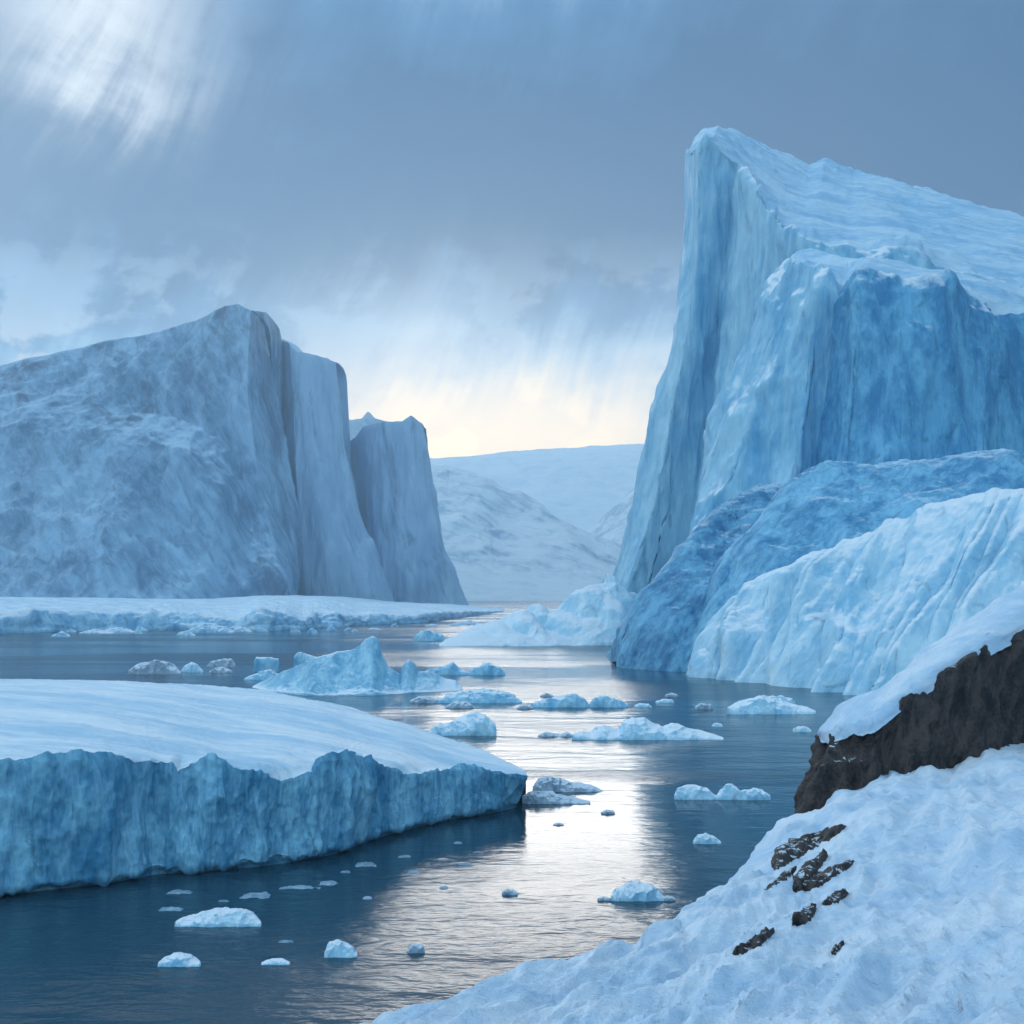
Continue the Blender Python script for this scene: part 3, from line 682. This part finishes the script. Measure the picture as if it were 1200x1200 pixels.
SMALL = [
    # name, profile, base, label, material, ratio, seed, kwargs
    ('growler', [(150, 786), (165, 777), (185, 774), (198, 777), (206, 783), (212, 788)], 790, 'greyish rounded ice lump at the far left, left of a smaller one', M_GREYICE, .5, 1.1),
    ('growler', [(211, 787), (217, 780), (224, 776), (232, 779), (238, 786)], 788, 'pale domed ice lump second from the left, above the big floe', M_GROWL, .6, 2.1),
    ('growler', [(242, 781), (247, 775), (258, 773), (270, 772), (276, 779)], 782, 'flat grey ice slab with a white top edge above the big floe', M_GREYICE, .6, 3.1),
    ('growler', [(245, 787), (252, 783), (262, 782), (272, 786)], 788.5, 'thin dark grey ice scrap below the flat grey slab', M_GREYICE, .6, 4.1),
    ('ice_floe', [(496, 787), (508, 783), (520, 781), (530, 777), (538, 783), (548, 788)], 791, 'low lumpy ice floe behind the right tail of the fin shaped iceberg', M_BERG, .5, 5.1),
    ('ice_floe', [(546, 788), (558, 783), (566, 778), (572, 776), (578, 780), (586, 782), (592, 788)], 791, 'small humped ice floe touching the right end of a low lumpy floe', M_BERG, .5, 6.1),
    ('ice_floe', [(512, 820), (524, 815), (540, 811), (556, 809), (575, 808), (590, 811), (602, 815), (612, 822)], 824, 'long white topped flat floe in the bright water right of the fin shaped iceberg', M_BERG, .5, 7.1),
    ('ice_floe', [(480, 821), (490, 817), (500, 816), (512, 819), (518, 823)], 824, 'thin blue ice scrap in the dark water under the fin shaped iceberg', M_GREYICE, .5, 17.1),
    ('growler', [(522, 828), (532, 823), (544, 822), (552, 825), (557, 829)], 830, 'brownish grey flat ice cake below the long white topped floe', M_GREYICE, .5, 8.1),
    ('growler', [(606, 829), (613, 826), (620, 827), (625, 829)], 831, 'little dark ice cake alone in the bright water', M_GREYICE, .5, 9.1),
    ('growler', [(633, 815), (640, 812), (646, 814), (650, 816)], 817, 'tiny dark ice chip just above a long flat rubble floe', M_GREYICE, .5, 9.6),
    ('ice_floe', [(622, 824), (640, 820), (656, 816), (672, 814), (684, 818), (690, 825)], 829, 'flat rubble floe in the bright water, left one of a touching pair', M_BERG, .45, 10.1),
    ('ice_floe', [(690, 825), (698, 818), (708, 815), (718, 819), (728, 821), (736, 826)], 829, 'flat rubble floe in the bright water, right one of a touching pair', M_BERG, .45, 11.1),
    ('iceberg', [(498, 860), (507, 854), (515, 848), (523, 849), (532, 846), (545, 840), (558, 835), (568, 837), (573, 843), (580, 848), (582, 854)], 862, 'rounded pale ice lump with a blunt snout, just behind the big floe', M_GROWL, .55, 12.1),
    ('ice_floe', [(670, 861), (682, 857), (692, 859), (700, 853), (708, 851), (716, 854), (724, 856), (732, 848), (742, 842), (754, 844), (766, 849), (778, 852), (788, 848), (797, 849), (810, 855), (828, 858), (848, 864)], 867, 'long jagged ice floe with several white peaks right of the bright water', M_GROWL, .35, 13.1),
    ('growler', [(630, 862), (638, 858), (648, 859), (655, 861), (664, 858), (672, 861)], 863.5, 'thin grey ice scraps off the left end of the long jagged floe', M_GREYICE, .4, 14.1),
    ('ice_floe', [(852, 829), (866, 823), (880, 819), (890, 816), (902, 819), (915, 821), (930, 826), (945, 828), (956, 833)], 837, 'wide flat white ice floe below the ribbed apron of the towering iceberg', M_GROWL, .5, 15.1),
    ('ice_floe', [(880, 820), (894, 815), (915, 816), (928, 818), (932, 823)], 827, 'narrow ice slab behind the wide flat white floe', M_GROWL, .4, 16.1),
    ('growler', [(768, 822), (778, 819), (788, 820), (790, 822)], 823.5, 'thin white ice chip lying in front of a darker one below the deep blue mound', M_GROWL, .5, 17.4),
    ('growler', [(779, 815), (786, 812), (794, 814), (796, 816)], 817, 'dark bluish ice chip behind a thin white one', M_GREYICE, .5, 18.1),
    ('growler', [(743, 827), (750, 824), (760, 825), (764, 828)], 829, 'small white ice chip off the right end of the rubble floes', M_GROWL, .5, 18.6),
    ('growler', [(814, 828), (822, 824), (832, 826), (836, 829)], 831, 'faint bluish ice chip left of the wide flat white floe', M_GREYICE, .5, 19.1),
    ('growler', [(834, 850), (839, 847), (844, 848), (847, 850)], 852, 'tiny white ice crumb above the right end of the long jagged floe', M_GROWL, .6, 20.1),
    ('growler', [(929, 855), (936, 851), (944, 852), (951, 855)], 858, 'small domed ice lump alone left of the dark rock', M_GROWL, .6, 21.1),
    ('growler', [(790, 932), (795, 924), (806, 920), (818, 921), (830, 926), (840, 933)], 937, 'rounded ice lump, left of three in a row on the dark water', M_GROWL, .6, 22.1),
    ('growler', [(838, 934), (845, 926), (854, 919), (862, 921), (868, 928), (872, 934)], 937, 'peaked ice lump, middle of three in a row on the dark water', M_GROWL, .7, 23.1),
    ('growler', [(863, 933), (872, 926), (884, 924), (895, 927), (903, 932)], 937.5, 'low rounded ice lump, right of three in a row on the dark water', M_GROWL, .6, 24.1),
    ('ice_floe', [(624, 922), (632, 912), (645, 911), (656, 914), (668, 917), (684, 919), (698, 922), (706, 926)], 928, 'grey slushy ice cake off the tip of the big floe, upper of two', M_GREYICE, .5, 25.1),
    ('ice_floe', [(612, 932), (628, 928), (645, 929), (660, 933), (675, 936), (692, 939)], 942, 'grey slushy ice cake off the tip of the big floe, lower of two', M_GREYICE, .45, 26.1),
    ('growler', [(704, 952), (711, 949), (718, 950), (721, 952)], 954, 'tiny dark ice crumb right of the grey slushy cakes', M_GREYICE, .6, 27.1),
    ('growler', [(648, 966), (655, 964), (661, 966)], 967.5, 'tiny dark ice crumb below the grey slushy cakes', M_GREYICE, .6, 28.1),
    ('growler', [(812, 986), (818, 979), (827, 977), (836, 980), (845, 986)], 989, 'small white ice lump alone on the dark reflection', M_GROWL, .6, 29.1),
    ('growler', [(716, 1050), (722, 1042), (734, 1037), (748, 1034), (762, 1037), (772, 1043), (778, 1051)], 1056, 'smooth domed ice lump with snow on it between two flat chips', M_GROWL, .65, 30.1),
    ('growler', [(700, 1053), (706, 1051), (714, 1052), (719, 1054)], 1056, 'flat ice chip at the left side of the smooth domed lump', M_GREYICE, .5, 31.1),
    ('growler', [(775, 1053), (782, 1050), (788, 1051), (792, 1053)], 1056, 'flat ice chip at the right side of the smooth domed lump', M_GREYICE, .5, 32.1),
    ('growler', [(588, 1046), (594, 1042), (601, 1043), (607, 1046)], 1049, 'small dark blue ice lump in open water below the tip of the big floe', M_GREYICE, .6, 33.1),
    ('ice_floe', [(205, 1080), (215, 1075), (230, 1073), (240, 1069), (252, 1066), (275, 1066), (288, 1068), (298, 1074), (306, 1081)], 1086, 'smooth flat topped ice floe on the dark water below the big floe', M_GROWL, .45, 34.1),
    ('growler', [(380, 1116), (386, 1106), (394, 1102), (405, 1105), (414, 1111), (419, 1118)], 1122, 'chunky wedge shaped white ice lump at the bottom of the channel', M_GROWL, .8, 35.1),
    ('growler', [(477, 1113), (483, 1108), (489, 1106), (495, 1109), (498, 1113)], 1117, 'small dark ice lump right of the chunky white wedge', M_GREYICE, .7, 36.1),
    ('growler', [(185, 1128), (196, 1121), (208, 1117), (220, 1120), (235, 1128)], 1133, 'domed ice lump low in the picture left of the chunky white wedge', M_GROWL, .6, 37.1),
    ('growler', [(306, 1128), (318, 1124), (330, 1124), (340, 1128)], 1131, 'flat pale ice chip low in the picture between a domed lump and the white wedge', M_GROWL, .5, 38.1),
]
for name, prof, base, label, mat, ratio, seed in SMALL:
    dark = mat is M_GREYICE
    floe(name, prof, base, label, {'iceberg': 'iceberg', 'ice_floe': 'ice floe'}.get(name, 'floating ice'), mat, ratio, seed,
         'pieces of ice adrift in the channel', rough=.16 if not dark else .2, flat=2.0, sharp=.75, res=1.6)

rr = random.Random(11)
for i in range(22):
    px = 60+i*23+rr.uniform(-8, 8); b = float(interp([(0, 742), (187, 740), (300, 741), (400, 738), (480, 734), (560, 728)], px))+rr.uniform(-1, 2.5)
    px += rr.uniform(-14, 14); w = rr.choice((9, 12, 16, 22, 40, 55)); h = rr.uniform(3, 8)*(.8+w/60)*(1 if px < 430 else .55); b += rr.choice((0, 0, 0, 1.5, 4))
    prof = [(px-w*.5, b-h*.2), (px-w*.25, b-h*rr.uniform(.5, .9)), (px+w*rr.uniform(-.1, .1), b-h), (px+w*.28, b-h*rr.uniform(.4, .8)), (px+w*.5, b-h*.15)]
    floe('growler', prof, b, 'broken ice block jammed along the edge of the long ice shelf', 'floating ice', M_SHELF, .7, 70+i*1.7, 'ice blocks along the shelf edge', rough=.22, res=1.8)

# ------------------------------------------------------------------ the big flat floe in front
def big_floe():
    pts = [  # px, waterline row, lip row, back row
        (-150, 1062, 905, 798), (0, 1052, 893, 796), (90, 1042, 888, 797), (160, 1032, 890, 799), (187, 1027, 893, 801), (200, 1026, 893, 802), (209, 1025, 904, 802), (222, 1024, 894, 803), (246, 1022, 887, 804), (262, 1021, 896, 806),
        (285, 1020, 903, 808), (308, 1018, 907, 811), (328, 1015, 916, 814), (350, 1011, 911, 818), (368, 1008, 907, 821), (373, 1007, 892, 822), (388, 1004, 889, 825), (406, 997, 889, 829),
        (430, 988, 894, 836), (452, 981, 900, 843), (472, 976, 908, 848), (492, 970, 910, 855), (510, 966, 903, 861), (530, 962, 902, 868), (550, 959, 901, 875), (570, 956, 904, 882), (590, 953, 907, 890), (606, 950, 909, 898), (616, 948, 910, 905)]
    ctrl = []
    for i, (px, w, l, k) in enumerate(pts):
        Y = WY(w); x = (px-11*np.clip((px-500)/116, 0, 1)**2-600)/F*Y
        t = np.clip((px-187)/430, -.8, 1)
        zt = (4.9*(1-t)**.8+1.15) if t < 1 else 1.15
        p0 = np.array((x, Y+.5, -1.2)); p1 = np.array((x, Y+.1, .06))
        Yl = Y+.35-1.0*np.clip((t-.85)*6, 0, 1)
        p3 = P(px, l, Yl)
        mid = .5*(p1+p3)+np.array((0, .25*math.sin(i*2.1), 0))
        ls = np.mean([interp([(q[0], q[2]) for q in pts], px+e) for e in np.linspace(-90, 90, 19)])
        zb = P(px, ls, Yl)[2]*.9+.5*(1-max(t, 0)); Yb = max((H-zb)*F/(k-YH), Yl+2)
        zs = max(P(px, ls, Yl)[2], p3[2]*.8)
        pb = np.array(((px-600)/F*(Yl+1), Yl+(1.6 if t < .9 else .5), zs+.12*(1-max(t, 0))))
        p5 = P(px, k, Yb); p4 = .5*(pb+p5); p4[2] += .25*(1-max(t, 0))
        p6 = p5+np.array((0, 1.5, 0)); p6[2] = -1.2
        nt = p1+np.array((0, -.12, .32+.1*math.sin(i*3.3))); p1 = p1+np.array((0, .35, 0)); p0 = p0+np.array((0, .35, 0))
        ctrl.append([p0, p1, nt, mid, p3, pb, p4, p5, p6])
    nu = [max(4, int((pts[i+1][0]-pts[i][0])*(1.0 if pts[i][0] >= 160 else .4))) for i in range(len(pts)-1)]
    ctrl.insert(0, end_wall(ctrl[0], -1.2, -1.2)); nu.insert(0, 14)
    g, rv, _ = loft(ctrl, nu, [2, 8, 42, 46, 14, 40, 40, 6], .35, .15)
    n = grid_normals(g)
    wall = np.zeros(g.shape[1]); wall[1:rv[4]+1] = 1; wall[1:rv[2]+1] = np.linspace(.2, .9, rv[2]); wall[rv[4]+1:rv[4]+5] = [.7, .45, .25, .1]
    topm = np.zeros(g.shape[1]); topm[rv[4]+1:] = 1; topm[rv[4]+1:rv[4]+8] = np.linspace(0, 1, 7)
    d1 = .22*fbm(g*np.array((.8, .8, .10))+3, 5, .5, True)+.08*fbm(g*np.array((2.6, 2.6, .35))+7, 5, .5, True)+.10*fbm(g*np.array((1.1, 1.1, .9))+2, 5, .5)+.45*fbm(g*np.array((.35, .35, .2))+1, 4)
    d2 = .34*fbm(g*np.array((.10, .30, .1))+11, 6, .5)+.09*fbm(g*np.array((.5, 1.4, .5))+5, 5, .5, True)
    d1 = d1+(.6*facet(g*np.array((.5, .5, .16)), 3, .8)+.3*facet(g*np.array((1.3, 1.3, .36)), 5)+.10*fbm(g*np.array((4, 4, .5)), 4, .55, True))*np.interp(np.arange(g.shape[1]), [0, rv[4]-30, rv[4]], [1, 1, .45])[None]+.12*facet(g*np.array((3.6, 3.6, 1.6)), 6)
    tip = np.clip((g[:, rv[4], 2])/3.0, .25, 1)[:, None]
    g = g+n*((d1*wall[None]+d2*topm[None])*tip)[..., None]
    r = thing('ice_floe', 'big flat snow covered floe with a fluted dark blue side wall, in the left foreground', 'ice floe', (-10, 60, 0))
    grid_obj('ice_wall', g[:, :rv[4]+1], M_FLOEWALL, r); grid_obj('snow_top', g[:, rv[4]:], M_SNOW, r)
big_floe()

# brash: thin flakes of ice just breaking the surface in the dark water below the floe
BR = [(210, 1046, 40), (243, 1049, 30), (262, 1055, 16), (300, 1051, 46), (326, 1046, 26), (352, 1040, 60), (385, 1036, 30), (396, 1022, 14), (404, 1021, 16), (428, 1014, 34), (362, 1057, 14),
      (200, 1066, 36), (430, 1052, 16), (472, 1010, 26), (485, 1021, 18), (475, 1003, 20), (452, 1061, 24), (537, 987, 14), (545, 1012, 24), (556, 1021, 40), (520, 1040, 14), (335, 1103, 26), (300, 1029, 14), (238, 1070, 14), (560, 998, 18), (412, 1036, 14)]
for i, (px, py, w) in enumerate(BR):
    if i % 3 == 1: continue
    w *= .85
    prof = [(px-w*.5, py)]+[(px+w*k, py) for k in (-.2, .1)]+[(px+w*.5, py)]
    g, c = floe_mesh(prof, py+2, .55+.3*math.sin(i*2.3), 50+i*1.37, rough=0, nu=44, nv=30, flat=3)
    t = np.abs(np.linspace(-1.12, 1.12, g.shape[1]))[None, :]
    e = fbm(np.stack([g[..., 0]*2.2+i, g[..., 1]*1.1, 0*g[..., 0]], -1), 5, .6)
    uu = np.abs(np.linspace(-1, 1, g.shape[0]))[:, None]
    g[..., 2] = np.clip((.62-np.maximum(t, uu**1.5)*.75+e*.75)*.16, -.05, .05+.02*e)
    tag(grid_obj('brash_ice', g, M_BRASH, loc=c), 'thin pale flake of brash ice on the dark water below the big floe', 'brash ice', 'flakes of brash ice below the big floe')

# ------------------------------------------------------------------ snowy shore with rocks, bottom right
SIL = [(380, 1290, 11.5), (470, 1230, 12.5), (560, 1192, 13.5), (650, 1152, 15), (700, 1134, 15.8), (732, 1124, 16.5), (765, 1117, 17), (785, 1103, 17.6), (802, 1098, 18), (822, 1080, 19), (842, 1068, 20), (858, 1056, 21), (872, 1044, 22),
       (885, 1040, 22.8), (894, 1028, 23.4), (904, 1016, 24.4), (918, 1000, 25.5), (935, 982, 26.6), (955, 962, 28), (975, 950, 29), (992, 946, 30), (1012, 936, 31), (1060, 916, 33), (1120, 893, 35.5), (1200, 866, 38), (1300, 850, 41), (1420, 840, 44)]
def shore():
    ctrl = []
    n = len(SIL)
    for i, (px, py, Y) in enumerate(SIL):
        t = i/(n-1)
        s = P(px, py, Y)
        c = np.array((-5.5+26*t**1.3, -1+3*t, 10.0+.9*t))
        b = np.array((-12+48*t, -42, 13.5))
        m = .5*(s+c); m[2] -= .25
        o = np.array((-.75, .65, 0)); 
        k1 = s+o*1.0; k1[2] -= 1.1
        k2 = s+o*5; k2[2] = -1.2
        ctrl.append([b, c, m, s, k1, k2])
    g, rv, cu = loft(ctrl, 18, [8, 60, 90, 10, 14], .7, .45)
    n_ = grid_normals(g)
    # flow lines run from lower left to upper right, as wind-packed ribs
    ang = math.atan2(15, 6.5)
    ca, sa = math.cos(ang), math.sin(ang)
    al = g[..., 0]*ca+g[..., 1]*sa; ac = -g[..., 0]*sa+g[..., 1]*ca
    q = np.stack([al*.22, ac*.95, g[..., 2]*.5], -1)
    d = .46*fbm(q*np.array((.7, 1.1, 1))+3, 5, .5, True)+.22*fbm(q*.5+9, 5)+.07*fbm(q*np.array((1.6, 3.4, 2))+5, 5, .55, True)
    g = g+n_*d[..., None]
    o = grid_obj('snowy_shore', g, M_SHORE, loc=(10, 15, 0))
    tag(o, kind='structure')
    v = g.reshape(-1, 3)
    return BVHTree.FromPolygons([tuple(p) for p in v], gfaces(*g.shape[:2]))
bvh = shore()

def boulder():
    cols = [  # rows from the foot up the face to the crown and back over
        [(960, 985, 36), (955, 940, 36.5), (962, 900, 37), (972, 866, 37.2), (985, 846, 37.6), (992, 838, 38.5)],
        [(934, 985, 33.4), (940, 935, 33.6), (950, 890, 33.9), (966, 861, 34.2), (980, 846, 34.8), (990, 836, 36.5)],
        [(955, 990, 32.0), (958, 940, 32.3), (965, 897, 32.7), (978, 860, 33.2), (992, 841, 34.0), (1000, 831, 36)],
        [(985, 985, 31.4), (986, 935, 31.8), (990, 893, 32.3), (998, 852, 32.9), (1008, 836, 33.8), (1012, 826, 36)],
        [(1015, 975, 31.5), (1015, 930, 31.8), (1018, 890, 32.3), (1024, 848, 32.9), (1030, 831, 33.8), (1034, 819, 36)],
        [(1060, 960, 32.0), (1060, 912, 32.3), (1061, 866, 32.7), (1066, 812, 33.2), (1070, 796, 34.2), (1072, 786, 36.5)],
        [(1120, 950, 33.0), (1120, 895, 33.2), (1120, 838, 33.6), (1122, 774, 34.2), (1124, 756, 35), (1126, 744, 38)],
        [(1190, 940, 34.5), (1190, 872, 34.8), (1190, 802, 35.2), (1192, 734, 35.8), (1194, 714, 36.6), (1196, 702, 39)],
        [(1280, 930, 37.0), (1280, 860, 37.4), (1280, 785, 37.8), (1280, 718, 38.4), (1280, 696, 39), (1280, 684, 41)],
        [(1360, 930, 40.0), (1360, 870, 40.4), (1358, 800, 40.8), (1356, 740, 41.4), (1354, 720, 42), (1350, 712, 43)]]
    ctrl = []
    for r in cols:
        q = [P(*k) for k in r]; q[0][2] -= .8
        b = q[-1]+np.array((.3, 3.0, 0)); b[2] = q[0][2]-1
        ctrl.append(q+[b])
    ctrl.append(end_wall(ctrl[-1], 1.5, 3.0))
    g, rv, cu = loft(ctrl, 22, [26, 26, 26, 16, 20, 14], .6, .5)
    n = grid_normals(g)
    w = np.ones(g.shape[1]); w[rv[3]:] = .35
    d = -.1+.75*facet(g*np.array((.55, .55, .16)), 2, .9)+.5*facet(g*np.array((1.5, 1.5, .55)), 3, .9)+.18*facet(g*np.array((4, 4, 1.8)), 5, .8)+.12*fbm(g*np.array((.9, .9, .22))+4, 6, .55, True)+.10*fbm(g*np.array((2.8, 2.8, .8))+8, 5, .55, True)
    cap0 = relax(g, 30)
    g = g+n*(d*w)[..., None]
    # the snow cap hangs down a ragged distance from the crown
    r = thing('boulder', 'dark brown rock face with a cap of snow standing behind the snowy slope', 'rock', (11, 34, 5))
    k = rv[3]
    grid_obj('rock_face', g[:, :k+1], M_ROCK, r)
    cap = (.25*g+.75*cap0)[:, k-8:]; cap = relax(cap, 12)
    cap = cap+grid_normals(cap)*(.16*fbm(cap*np.array((.8, .8, .8))+6, 5, .5))[..., None]
    nn = grid_normals(cap)
    u = np.arange(cap.shape[0])
    rag = fbm(np.stack([u*.07, u*0+.3, u*0], -1), 4)*7+3
    j = np.arange(cap.shape[1])[None, :]
    th = np.clip((j-rag[:, None])/5, -.3, 1)*.17+.07
    grid_obj('snow_cap', cap+nn*th[..., None], M_SHORE, r)
boulder()

def outcrop(spine, h, seed, label):
    """a patch of bedrock baring through the snow: follows the slope, its rim sunk below the snow"""
    sp = np.array(spine, float); nu, nv = 14*len(sp), 26
    t = np.linspace(0, len(sp)-1, nu); c = crom(sp, t)
    tg = np.gradient(c[:, :2], axis=0); tg /= np.linalg.norm(tg, axis=1)[:, None]+1e-9
    nn = np.stack([-tg[:, 1], tg[:, 0]], -1)
    v = np.linspace(-1, 1, nv)
    g = np.zeros((nu, nv, 3)); last = None
    for i in range(nu):
        for j in range(nv):
            w = 1.35*c[i, 2]*(1+.8*float(fbm(np.array([[t[i]*2.2, seed+(2 if v[j] > 0 else 0), .3]]), 4, .6)[0]))
            px, py = c[i, :2]+nn[i]*v[j]*w
            d = Vector(((px-600)/F, 1, -(py-YH)/F)).normalized()
            hit, nrm, _, _ = bvh.ray_cast(Vector((0, 0, H)), d)
            if hit is None or (last and (hit-last).length > 4): hit, nrm = last, lastn
            last, lastn = hit, nrm
            e = (1-abs(v[j])**2.5)*min(1, 5*(1-abs(2*i/(nu-1)-1)))
            g[i, j] = np.array(hit)+np.array(nrm)*(h*e-.035)
    n = grid_normals(g)
    k = facet(g*np.array((2.6, 1.2, 2.6)), seed)*.10+facet(g*np.array((7, 3.5, 7)), seed+1)*.05+fbm(g*6+seed, 5, .6, True)*.04
    ev = np.clip(1.15-np.abs(v), 0, 1)[None, :]
    g = g+np.array((0, -.1, 1))*(k*ev)[..., None]
    o = grid_obj('rock_outcrop', g if n[..., 2].mean() > 0 else g[:, ::-1], M_ROCKS, loc=tuple(g[nu//2, nv//2]))
    tag(o, label, 'rock', 'dark rocks baring through the snowy slope')
outcrop([(905, 1021, 3), (914, 1007, 8), (931, 994, 10), (951, 985, 7), (971, 977, 5), (992, 968, 2)], .10, 3.0, 'long dark rock band at the rim of the snowy slope, below the rock face')
outcrop([(931, 1047, 3), (938, 1033, 8), (948, 1020, 7), (960, 1010, 4), (969, 1004, 1.5)], .10, 7.0, 'black wedge of rock in the middle of the snowy slope')
outcrop([(938, 1042, 3), (955, 1033, 7), (975, 1023, 6), (992, 1014, 4), (1003, 1008, 1.5)], .08, 8.4, 'thin dark rock sliver right of the black wedge on the snowy slope')
outcrop([(928, 1083, 3), (940, 1076, 7), (951, 1068, 4.5), (956, 1064, 1.5)], .08, 11.0, 'small brown rock on the lower snowy slope')
outcrop([(964, 1060, 1.5), (972, 1056, 3.5), (982, 1052, 4), (994, 1046, 1.5)], .07, 13.0, 'narrow grey rock streak above the small brown rock on the slope')
outcrop([(858, 1118, 2), (872, 1111, 5), (892, 1101, 4.5), (909, 1090, 1.5)], .08, 17.0, 'slim dark rock low on the slope near its bottom edge')
outcrop([(974, 1118, 1.5), (980, 1113, 3.5), (988, 1106, 1.5)], .06, 19.0, 'short dark rock scratch at the lower right of the slope')
outcrop([(897, 1043, 1.5), (911, 1034, 3.5), (925, 1024, 3), (934, 1016, 1.5)], .06, 23.0, 'faint grey rock streak at the rim below the long dark band')

# ------------------------------------------------------------------ the air
def haze():
    x0, x1, y0, y1, z0, z1 = -4300, 4300, -60, 3550, -5, 480
    v = [(x, y, z) for z in (z0, z1) for y in (y0, y1) for x in (x0, x1)]
    f = [(0, 2, 3, 1), (4, 5, 7, 6), (0, 1, 5, 4), (2, 6, 7, 3), (0, 4, 6, 2), (1, 3, 7, 5)]
    m = bpy.data.materials.new('haze'); m.use_nodes = True
    t = m.node_tree; t.nodes.clear()
    o = t.nodes.new('ShaderNodeOutputMaterial'); p = t.nodes.new('ShaderNodeVolumePrincipled')
    p.inputs['Color'].default_value = (.68, .88, 1.0, 1); p.inputs['Density'].default_value = 3.4e-4
    p.inputs['Anisotropy'].default_value = .5
    t.links.new(p.outputs[0], o.inputs['Volume'])
    tag(mesh_obj('haze', v, f, m, smooth=False), kind='stuff')
haze()
